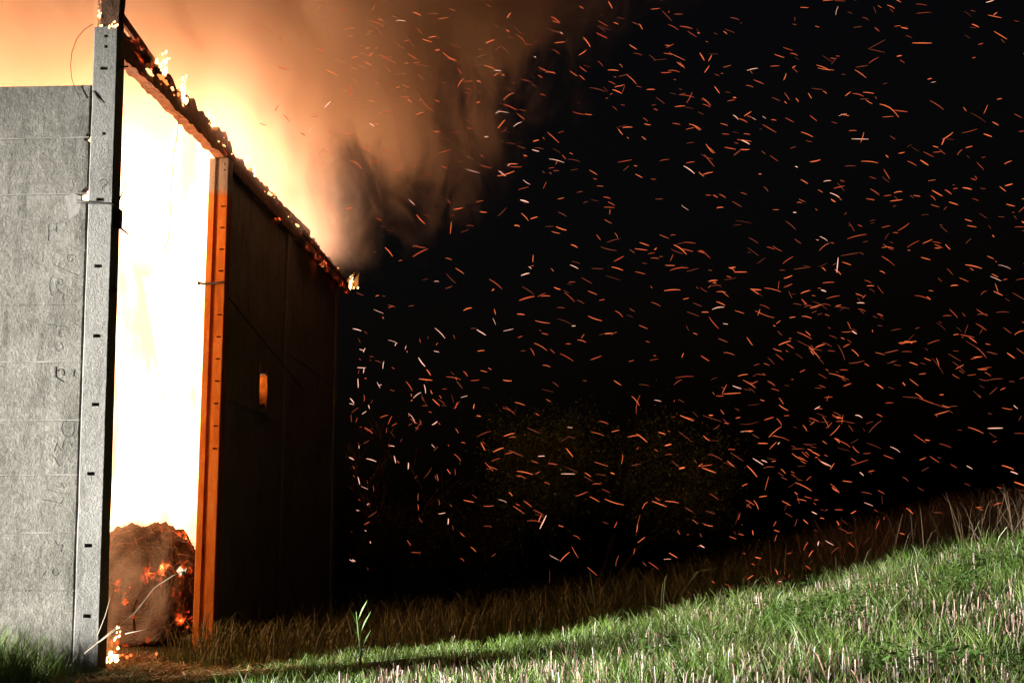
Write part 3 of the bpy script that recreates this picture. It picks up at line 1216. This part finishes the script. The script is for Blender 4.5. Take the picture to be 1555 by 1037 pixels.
bm = bmesh.new()
box_bm(bm, -3.2, -.42, 1.2, 4.3, .05, 1.9)
o = bm_obj("low_smoke", bm, low_smoke_mat())
o.location, o.rotation_euler = O, (0, 0, RZ)
tag(o, "thin smoke drifting in front of the smouldering bale", "smoke", kind="stuff")

# ================================================================== grass, stubble, brush
def inside_barn(x, y):
    dx, dy = x - O.x, y - O.y
    c, s = math.cos(RZ), math.sin(RZ)
    xl, yl = dx * c + dy * s, dy * c - dx * s
    return (xl < .02) & (yl > -.03)


def blades(name, x, y, h, w, lean, curve, col, mat, label, stiff=False, parent=None, seed=1, zoff=0, cat=None):
    rs = np.random.default_rng(seed)
    n = len(x)
    z = terrain(x, y) - .02 + zoff
    az = rs.uniform(0, 2 * np.pi, n)
    B = np.stack([x, y, z], 1)
    D = np.stack([np.cos(az), np.sin(az), 0 * az], 1)
    fa = rs.uniform(-.9, .9, n)                     # blades mostly turn their flat side to -y or +y
    S = np.stack([np.cos(fa), np.sin(fa), 0 * fa], 1) * (w / 2)[:, None]
    H = h[:, None]
    up = np.array([[0, 0, 1.0]])
    L = lean[:, None]
    C = curve[:, None]
    mid = B + up * H * .5 + D * H * (L * .5 + C * .15)
    up2 = B + up * H * .82 + D * H * (L * .82 + C * .5)
    tip = B + up * H * (1 - C * .25) + D * H * (L + C)
    k1 = .85 if not stiff else .95
    k2 = .5 if not stiff else .9
    k3 = .06 if not stiff else .7
    V = np.stack([B - S, B + S, mid - S * k1, mid + S * k1, up2 - S * k2, up2 + S * k2, tip - S * k3, tip + S * k3], 1).reshape(-1, 3)
    i0 = (np.arange(n) * 8)[:, None]
    T = np.concatenate([i0 + np.array([[0, 1, 3]]), i0 + np.array([[0, 3, 2]]), i0 + np.array([[2, 3, 5]]), i0 + np.array([[2, 5, 4]]),
                        i0 + np.array([[4, 5, 7]]), i0 + np.array([[4, 7, 6]])])
    o = fast_mesh(name, V, T, mat, parent, np.repeat(col, 8, 0))
    if label:
        tag(o, label, cat, kind="stuff")
    return o


def scatter(n, x0, x1, y0, y1, wedge=.40):
    x, y = rng.uniform(x0, x1, n), rng.uniform(y0, y1, n)
    k = (np.abs(x) < wedge * y + 1.0) & ~inside_barn(x, y)
    return x[k], y[k]


def shade_line(x):
    return 17.4 + (x + 5.0) / 2.75


# lush green grass of the verge and the bank
x, y = scatter(270000, -8, 12, 10.6, 25.5)
g1, g2 = vnoise(x, y, .8), vnoise(x + 50, y + 20, 2.4)
keep = rng.random(len(x)) < np.clip(.25 + .9 * g1 + .5 * (g2 - .5), .12, 1) * np.where(x < -4.9, 1.0, np.where(y < 16.2 + .06 * x, .55, .9))
door = (x > -5.3) & (x < -3.3) & (y > 16.2)
keep &= ~door | (rng.random(len(x)) < .34)
x, y, g1, g2 = x[keep], y[keep], g1[keep], g2[keep]
n = len(x)
h = rng.uniform(.08, .30, n) * (.35 + 1.2 * g2) * np.where((x < -5.2) & (y > 15.4), 1.4 + 1.3 * vnoise(x, y + 40, 1.6), 1.0) * np.interp(x, [-5.4, -5.0, -1.0, 2.5], [1, .55, .55, 1])
col = np.array([.125, .225, .036]) * (.5 + .9 * rng.random((n, 1))) * (.6 + .8 * vnoise(x + 9, y + 4, .7))[:, None]
col = col + (np.array([[.21, .19, .09]]) - col) * (np.clip(g1 - .55, 0, .5) * rng.random(n) * 1.6)[:, None]
dry = rng.random(n) < .07
col[dry] = np.array([.36, .30, .17]) * rng.uniform(.6, 1.1, (dry.sum(), 1))
blades("grass", x, y, h, rng.uniform(.005, .011, n), rng.uniform(0, .6, n), rng.uniform(0, .6, n), col, M_GRASS,
       "green grass covering the verge and the lit bank", seed=3)

hx, hy = rng.normal(-9.0, .9, 5000), rng.uniform(12.8, 16.0, 5000)  # covers the unseen hump added to block the floodlight
blades("shade_hump_grass", hx, hy, rng.uniform(.08, .3, 5000), rng.uniform(.007, .014, 5000), rng.uniform(0, .5, 5000), rng.uniform(0, .6, 5000),
       np.array([.13, .20, .045]) * rng.uniform(.5, 1.3, (5000, 1)), M_GRASS, "grass on the low hump added to shade the ground before the open bay", seed=14)

# coarser tussocks standing out of it
cx_, cy__ = scatter(420, -8, 11, 11, 24)
kk = cy__ < shade_line(cx_) + 1.0
cx_, cy__ = cx_[kk], cy__[kk]
m_ = rng.integers(14, 46, len(cx_))
x = np.repeat(cx_, m_) + rng.normal(0, .07, m_.sum())
y = np.repeat(cy__, m_) + rng.normal(0, .07, m_.sum())
k_ = ~inside_barn(x, y)
th_ = np.repeat(rng.uniform(.22, .46, len(cx_)), m_)[k_]
tc_ = np.repeat(np.array([.13, .22, .055]) * rng.uniform(.5, 1.5, (len(cx_), 1)) + np.array([.12, .08, .03]) * rng.random((len(cx_), 1)) ** 3, m_, 0)[k_]
x, y = x[k_], y[k_]
n = len(x)
blades("grass_tussocks", x, y, th_ * np.interp(x, [-5.4, -5.0, 0, 3.0], [1, .5, .5, 1]) * rng.uniform(.4, 1.1, n), rng.uniform(.007, .014, n), rng.uniform(0, .6, n), rng.uniform(0, .8, n), tc_ * rng.uniform(.6, 1.3, (n, 1)), M_GRASS,
       "coarse taller tufts of grass dotted over the verge and bank", seed=4)

# cut stubble: stiff pale stalks near the camera and in patches on the bank
x, y = scatter(90000, -4.6, 10, 10.6, 22.0)
pn = .65 * vnoise(x + 13, y + 77, .45) + .35 * vnoise(x + 3, y + 7, 1.6)
edge = 15.75 - .55 * np.clip(x + 1.0, 0, 6) + 1.2 * (vnoise(x, y, 1.1) - .5)
near = (y < edge) & (x > -2.0 + 1.0 * vnoise(x, y, 2))
patch = (x > 1.2) & (pn > .56) & (y < 20.5)
r_ = rng.random(len(x))
keep = (near & (r_ < .10 + .45 * pn * np.interp(x, [-2, 2], [.6, 1]))) | (patch & (r_ < .50)) | ((x > .5) & (y < 20) & (r_ < .035))
x, y = x[keep], y[keep]
n = len(x)
col = np.array([.50, .37, .31]) * rng.uniform(.35, 1.1, (n, 1)) * np.array([[1, 1, 1]])
red = rng.random(n) < .35
col[red] *= np.array([1.0, .80, .74])
blades("stubble", x, y, (.04 + .22 * rng.random(n) ** 2) * np.interp(x, [-2, 1.5], [.7, 1]), rng.uniform(.005, .013, n), rng.uniform(0, .5, n) * rng.random(n) ** 1.5, rng.uniform(0, .2, n) * rng.random(n), col, M_DRY,
       "pale cut straw stubble along the near edge of the field and on the bank", stiff=True, seed=5)

# loose straw strewn over the trampled ground before the open bay
n = 5200
x, y = rng.normal(-4.1, .75, n), rng.normal(17.2, .55, n)
k_ = ~inside_barn(x, y) & (y > 16.0)
x, y = x[k_], y[k_]
n = len(x)
a = rng.uniform(0, 2 * np.pi, n)
L = rng.uniform(.04, .20, n)
P = np.stack([x, y, terrain(x, y) + rng.uniform(.01, .08, n)], 1)
D = np.stack([np.cos(a), np.sin(a), rng.uniform(-.15, .35, n)], 1) * L[:, None]
S = np.stack([-np.sin(a), np.cos(a), rng.uniform(-.8, .8, n)], 1) * .006
V = np.stack([P - S, P + S, P + D + S * .6, P + D - S * .6], 1).reshape(-1, 3)
i0 = (np.arange(n) * 4)[:, None]
T = np.concatenate([i0 + np.array([[0, 1, 2]]), i0 + np.array([[0, 2, 3]])])
o = fast_mesh("loose_straw", V, T, M_DRY, None, np.repeat(np.array([.52, .36, .17]) * rng.uniform(.35, 1.2, (n, 1)), 4, 0))
tag(o, "loose straw strewn on the trampled ground before the open bay", kind="stuff")

# low broad-leaved weeds between the grass
x, y = scatter(14000, -3, 9, 12, 21)
wn_ = vnoise(x + 5, y + 5, .7)
keep = (wn_ > .58) & (x > .8 + 1.2 * vnoise(x, y, 1.3)) & (rng.random(len(x)) < .6)
x, y = x[keep], y[keep]
n = len(x)
k = 5
X = np.repeat(x, k) + rng.normal(0, .06, n * k)
Y = np.repeat(y, k) + rng.normal(0, .06, n * k)
Z = terrain(X, Y) + rng.uniform(.04, .26, n * k)
a = rng.uniform(0, 2 * np.pi, n * k)
s = rng.uniform(.018, .045, n * k)
d1 = np.stack([np.cos(a), np.sin(a), rng.uniform(-.3, .6, n * k)], 1) * s[:, None]
d2 = np.stack([-np.sin(a), np.cos(a), rng.uniform(-.3, .4, n * k)], 1) * (s * .6)[:, None]
P = np.stack([X, Y, Z], 1)
V = np.stack([P - d1, P - d2, P + d1, P + d2], 1).reshape(-1, 3)
i0 = (np.arange(n * k) * 4)[:, None]
T = np.concatenate([i0 + np.array([[0, 1, 2]]), i0 + np.array([[0, 2, 3]])])
col = np.array([.10, .21, .045]) * rng.uniform(.6, 1.4, (n * k, 1))
o = fast_mesh("weeds", V, T, M_LEAF, None, np.repeat(col, 4, 0))
tag(o, "low broad-leaved weeds in the green bank", kind="stuff")

# tall dry grass in the dark hollow beyond
x, y = scatter(46000, -4.6, 16, 18.5, 42, .44)
keep = (y > shade_line(x) + .25) & (rng.random(len(x)) < .35 + .8 * vnoise(x, y, .5))
x, y = x[keep], y[keep]
n = len(x)
h = rng.uniform(.25, .7, n) * (.5 + .9 * vnoise(x + 3, y, .45))
col = np.array([.14, .14, .045]) * rng.uniform(.45, 1.3, (n, 1))
blades("tall_grass", x, y, h, rng.uniform(.010, .022, n), rng.uniform(0, .5, n), rng.uniform(0, .6, n), col, M_DRY,
       "tall dry grass in the dark hollow beside the barn", seed=8)

# wiry brown brush along the top of the bank
x, y = scatter(15000, 3.5, 16, 21.6, 28, .44)
keep = rng.random(len(x)) < sstep(3, 9, x) * (.3 + vnoise(x, y, .8))
x, y = x[keep], y[keep]
n = len(x)
col = np.array([.20, .13, .075]) * rng.uniform(.5, 1.3, (n, 1))
blades("dry_brush", x, y, rng.uniform(.35, 1.0, n), rng.uniform(.008, .016, n), rng.uniform(0, .5, n), rng.uniform(0, .35, n), col, M_DRY,
       "wiry brown brush along the top of the bank", seed=9)

# ------------------------------------------------------------------ single plants and sticks
def stalk_thing(name, px, py_top, Y, h, label, green, leaves=5, r=.012, cat="plant"):
    b = pix(px, 900, Y)
    zb = float(terrain(b.x, Y))
    e = empty(name, (b.x, Y, zb))
    tag(e, label, cat)
    pts = [(0, 0, -.02), (h * .03, 0, h * .35), (-h * .02, 0, h * .7), (-h * .06, 0, h)]
    m = M_STALK if green else M_STRAW_DRY
    tube("stem", pts, [r, r * .9, r * .7, r * .25], m, e)
    for i in range(leaves):
        t = .25 + .6 * i / max(1, leaves - 1)
        a = random.uniform(0, 6.28)
        s = 1 if i % 2 else -1
        L = random.uniform(.10, .2)
        z = h * t
        sx = h * float(np.interp(t, [0, .35, .7, 1], [0, .03, -.02, -.06]))
        L *= h / .6
        V = [(0, -.004, z - .012), (0, .004, z + .012), (s * L * .28, .01, z + L * .7 + .012), (s * L * .30, -.004, z + L * .7 - .014), (s * L * .6, random.uniform(-.04, .04), z + L * 1.25)]
        V = [(v[0] + sx, v[1], v[2]) for v in V]
        mesh_obj("leaf", V, [(0, 1, 2, 3), (3, 2, 4)], m, e)
    return e


M_STALK = simple("pale_green_stalk", (.22, .38, .13), .6, .3, 12, .2)
stalk_thing("grass_stalk", 547, 960, 15.9, .66, "single tall pale green grass stalk standing in the dark by the ditch", True, 6, .016)
stalk_thing("seed_stalk", 690, 990, 15.9, .34, "thin dry seed stalk beside the ditch", False, 2, .006)
stalk_thing("seed_stalk", 838, 960, 16.6, .42, "thin dry seed stalk at the start of the green bank", False, 1, .006)
stalk_thing("cut_stalk", 1394, 905, 17.6, .46, "thick pale cut stalk on the bank under the brush", False, 0, .013)
stalk_thing("cut_stalk", 1153, 945, 17.8, .36, "thick pale cut stalk standing near the bleached stick", False, 0, .011)
# the bleached stick lying slantwise on the bank
a, b = pix(1003, 1014, 16.0), pix(1056, 980, 16.9)
a.z = max(a.z, gz(a) + .06)
o = tube("stick", [a, (a + b) / 2 + Vector((0, 0, .01)), b], [.016, .015, .013], M_STICK)
tag(o, "straight bleached stick lying slantwise in the green bank", "stick")
# long bent dry stalks leaning out of the grass in front of the open bay
for i, (pl, lb) in enumerate((([(128, 992), (165, 962), (205, 930), (235, 892), (262, 874), (276, 868)], "longest bent dry stalk leaning in front of the open bay"),
                              ([(150, 975), (178, 955), (200, 946)], "short dry stalk crossing the foot of the corner pillar"),
                              ([(148, 965), (160, 935), (168, 906)], "upright thin dry stalk against the corner pillar"),
                              ([(190, 962), (215, 957), (250, 951)], "flat dry stalk lying across the threshold"))):
    yy = 16.9 - .12 * i
    o = tube("dry_stalk", [pix(a, b, yy + .05 * k) for k, (a, b) in enumerate(pl)], [.007 - .004 * k / len(pl) for k in range(len(pl))], M_STRAW_DRY, None, 5)
    tag(o, lb, "plant stalk", "dry stalks by the open bay")
p = pix(275, 868, 17.15)
o = mesh_obj("withered_leaf", [p + Vector(v) for v in ((-.06, 0, .01), (-.02, .02, .07), (.03, 0, .02), (.07, -.01, .05), (.04, .02, -.03), (.0, 0, -.05))],
             [(0, 1, 2), (2, 3, 4), (0, 2, 5), (2, 4, 5)], M_STRAW_DRY)
tag(o, "withered pale leaf on the tip of the longest dry stalk", "leaf")
p = pix(206, 940, 17.9)
pl = [(205, 962), (203, 940), (202, 925), (206, 915), (209, 910)]
o = tube("bent_strap", [pix(a, b, 18.0) for a, b in pl], .014, M_BEAM_BROWN)
tag(o, "curved rusty strip standing in front of the smouldering bale", "metal strip")

# ------------------------------------------------------------------ trees and shrubs in the dark
def grow(rs, p, d, length, r, depth, out, tips, spread=.55):
    n = 4
    pts, rad = [p.copy()], [r]
    for i in range(n):
        d = (d + Vector((rs.gauss(0, .16), rs.gauss(0, .16), rs.gauss(0, .10) + .04))).normalized()
        p = p + d * length / n
        pts.append(p.copy())
        rad.append(r * (1 - .45 * (i + 1) / n))
    out.append((pts, rad))
    if depth == 0:
        tips.append(p.copy())
        return
    for k in range(rs.choice((2, 3, 3))):
        a = rs.uniform(0, 6.28)
        q = Vector((math.cos(a), math.sin(a), rs.uniform(-.1, .5))) * spread
        st = pts[rs.choice((2, 3, 4))]
        grow(rs, st, (d + q * rs.uniform(.8, 1.6)).normalized(), length * rs.uniform(.6, .82), rad[-1] * rs.uniform(.6, .85), depth - 1, out, tips, spread)


def woody(name, loc, h, r, depth, seed, label, leaf_n=0, leaf_col=None, crown=None, stems=1, spread=.55, cat="tree"):
    leaf_col = [c * 2.0 for c in leaf_col] if leaf_col else None
    rs = random.Random(seed)
    e = empty(name, loc)
    tag(e, label, cat)
    out, tips = [], []
    for s in range(stems):
        a = rs.uniform(0, 6.28)
        lean = .1 if stems == 1 else .55
        grow(rs, Vector((0, 0, -.1)), Vector((math.cos(a) * lean, math.sin(a) * lean, 1)).normalized(), h * .36, r, depth, out, tips, spread)
    tv, tf, bv, bf = [], [], [], []
    for i, (pts, rad) in enumerate(out):
        V, Fc = tube_data(pts, [max(x, .006) for x in rad], 5)
        dst_v, dst_f = (tv, tf) if rad[0] > r * .9 else (bv, bf)
        b0 = len(dst_v)
        dst_v += V
        dst_f += [tuple(k + b0 for k in f) for f in Fc]
    bark = M_BARK if cat == "tree" else M_STEM
    mesh_obj("trunk", tv, tf, bark, e, True)
    if bv:
        mesh_obj("branches", bv, bf, bark, e, True)
    if leaf_n:
        rr = np.random.default_rng(seed)
        T_ = np.array([list(t) for t in tips])
        n = leaf_n
        c = T_[rr.integers(0, len(T_), n)] + rr.normal(0, crown, (n, 3))
        c[:, 2] = np.maximum(c[:, 2], .1)
        a = rr.normal(0, 1, (n, 3))
        a /= np.linalg.norm(a, axis=1)[:, None]
        b = np.cross(a, rr.normal(0, 1, (n, 3)))
        b /= np.linalg.norm(b, axis=1)[:, None]
        s = rr.uniform(.018, .045, (n, 1))
        V = np.stack([c - a * s, c - b * s * .5, c + a * s, c + b * s * .5], 1).reshape(-1, 3)
        i0 = (np.arange(n) * 4)[:, None]
        T = np.concatenate([i0 + np.array([[0, 1, 2]]), i0 + np.array([[0, 2, 3]])])
        col = np.array(leaf_col) * rr.uniform(.4, 1.5, (n, 1))
        fast_mesh("crown", V, T, M_LEAF, e, np.repeat(col, 4, 0))
    return e


def gpt(px, Y):
    q = pix(px, 880, Y)
    return (q.x, Y, float(terrain(q.x, Y)))


woody("bare_tree", gpt(612, 37), 6.6, .11, 4, 12, "bare branching tree beyond the far corner of the barn", spread=.75)
woody("shrub", gpt(905, 31), 5.2, .07, 3, 4, "tall leafy olive shrub standing alone in the dark", 30000, (.10, .115, .035), .34, 5, .42, "shrub")
woody("shrub", gpt(745, 34), 3.3, .05, 3, 9, "lower leafy shrub between the bare tree and the tall shrub", 14000, (.06, .06, .022), .35, 5, .6, "shrub")
woody("shrub", gpt(600, 36), 3.0, .05, 3, 19, "low thicket at the foot of the bare tree", 12000, (.055, .045, .022), .4, 5, .6, "shrub")
woody("shrub", gpt(1075, 33), 2.8, .05, 3, 29, "low dark shrub between the tall shrub and the bank", 12000, (.055, .055, .022), .35, 5, .6, "shrub")

# ================================================================== embers in the air
M_EMB = [emission("ember_orange", (1.0, .18, .055), 1.2, 'NONE'), emission("ember_red", (.85, .12, .045), .75, 'NONE'),
         emission("ember_dim", (.50, .10, .05), .55, 'NONE'), emission("ember_pale", (1.0, .50, .36), 1.5, 'NONE')]


def ember_verts(L, w, bend):
    pts = []
    for i in range(4):
        t = i / 3 - .5
        pts.append((t * L, 0, bend * L * (.25 - t * t)))
    V = []
    for i, p in enumerate(pts):
        ww = w * (.55, 1, 1, .5)[i]
        for k in range(4):
            a = math.pi / 2 * k
            V.append((p[0], p[1] + math.cos(a) * ww / 2, p[2] + math.sin(a) * ww / 2))
    T = []
    for i in range(3):
        for k in range(4):
            k2 = (k + 1) % 4
            a, b, c, d = i * 4 + k, i * 4 + k2, (i + 1) * 4 + k2, (i + 1) * 4 + k
            T += [(a, b, c), (a, c, d)]
    T += [(0, 2, 1), (0, 3, 2), (12, 13, 14), (12, 14, 15)]
    return V, T


def ember_density(px, py):
    """how thick the embers fly, seen from the field"""
    low = np.interp(px, [400, 520, 700, 900, 1000, 1200, 1300, 1450, 1555], [380, 860, 890, 880, 895, 890, 830, 790, 770])
    d = np.interp(px, [380, 500, 560, 720, 900, 1050, 1250, 1400, 1555], [.10, .34, .55, .54, .60, .85, 1.0, .70, .65])
    d = d * np.interp(py, [0, 120, 300, 420, 560, 680, 790, 900], [.62, .60, .62, .72, 1.0, 1.0, .62, .25])
    d = np.where(py > low, 0, d)
    d = np.where((px < 530) & (py > 250), 0, d)
    d = np.where((px > 1350) & (py > 620), d * .45, d)
    d = d * (1 + np.interp(px, [540, 640, 860], [.8, .6, 0]) * np.interp(py, [400, 560], [0, 1]))
    d = np.where((px < 850) & (py < 330), d * 1.5, d)
    d = d * (.45 + 1.1 * vnoise(px, py, .009))
    return d


E = []
er = np.random.default_rng(77)
while len(E) < 1600:
    px, py = er.uniform(380, 1600), er.uniform(-30, 900)
    if er.random() > ember_density(px, py) / 1.6:
        continue
    Y = er.uniform(8.0, 21.0)
    q = pix(px, py, Y)
    if q.z < float(terrain(q.x, q.y)) + .15:
        continue
    ql = BMI @ q
    if ql.x < .15 and ql.y > -.2:
        Y = er.uniform(8.0, 14.5)
        q = pix(px, py, Y)
    c = er.random()
    if c < .52:
        ang = er.normal(30, 13)
    elif c < .88:
        ang = er.normal(-4, 13)
    elif c < .95:
        ang = er.normal(-45, 20)
    else:
        ang = er.uniform(0, 180)
    if py > 790:
        ang = er.choice([er.normal(-60, 25), er.normal(30, 20)])
    if px < 700 and py > 480:
        ang = er.choice([er.normal(55, 25), er.uniform(-90, 90)])
    lp = float(np.clip(er.gamma(5, 2.8), 4, 30)) * (float(np.interp(px, [560, 860], [.58, 1.0])) if py > 460 else 1.0) * (.8 if py > 790 else 1)
    wp = float(np.clip(er.normal(.86, .33), .45, 2.0))
    c = er.random()
    mi = 0 if c < .34 else 1 if c < .64 else 2 if c < .94 else 3
    if px < 780 and py > 430:
        mi = 3 if c < np.interp(px, [540, 780], [.36, 0]) else mi
    if mi == 2:
        wp *= .8
    place = ("against the fire-lit smoke" if px < 760 and py < 330 else "beside the far corner of the barn" if px < 700 else
             "in front of the shrubs" if px < 1060 and py > 560 else "low over the grassy bank" if py > 700 else
             "high in the black sky" if py < 260 else "in the dark above the bank")
    E.append((q, R(ang), lp * Y / F_PX, wp * Y / F_PX, er.normal(.0, .12) + .07, mi, lp * wp, er.normal(0, .35), place, lp))
E.sort(key=lambda t: -t[6])
shape_cache = {}
rest_V, rest_T, rest_M = [], [], []
for i, (q, ang, L, w, bend, mi, _a, yaw, place, lp) in enumerate(E):
    M_ = Matrix.Translation(q) @ Matrix.Rotation(ang, 4, 'Y') @ Matrix.Rotation(yaw, 4, 'Z')
    if i < 300:
        kb = (round(bend / .15), round(L / w / 1.5), mi)
        if kb not in shape_cache:
            V, T = ember_verts(1.0, 1.0 / max(1.5, kb[1] * 1.5), kb[0] * .15)
            me = bpy.data.meshes.new("ember")
            me.from_pydata(V, [], T)
            me.materials.append(M_EMB[mi])
            shape_cache[kb] = me
        o = bpy.data.objects.new("ember", shape_cache[kb])
        o.matrix_world = M_ @ Matrix.Diagonal((L, L, L, 1))
        COL.objects.link(o)
        words_ = ("long" if lp > 20 else "short") + (" curved" if abs(bend) > .25 else " straight")
        tag(o, "%s %s ember %s" % (words_, ("bright orange", "deep red", "dim", "pale glowing")[mi], place), "ember", "large embers flying %s" % place)
    else:
        V, T = ember_verts(L, w, bend)
        b0 = len(rest_V)
        rest_V += [tuple(M_ @ Vector(v)) for v in V]
        rest_T += [(a + b0, b + b0, c + b0) for a, b, c in T]
        rest_M += [mi] * len(T)
o = fast_mesh("embers", np.array(rest_V), np.array(rest_T), None, mats=M_EMB, matidx=np.array(rest_M))
tag(o, "swarm of smaller and fainter embers filling the night sky", kind="stuff")
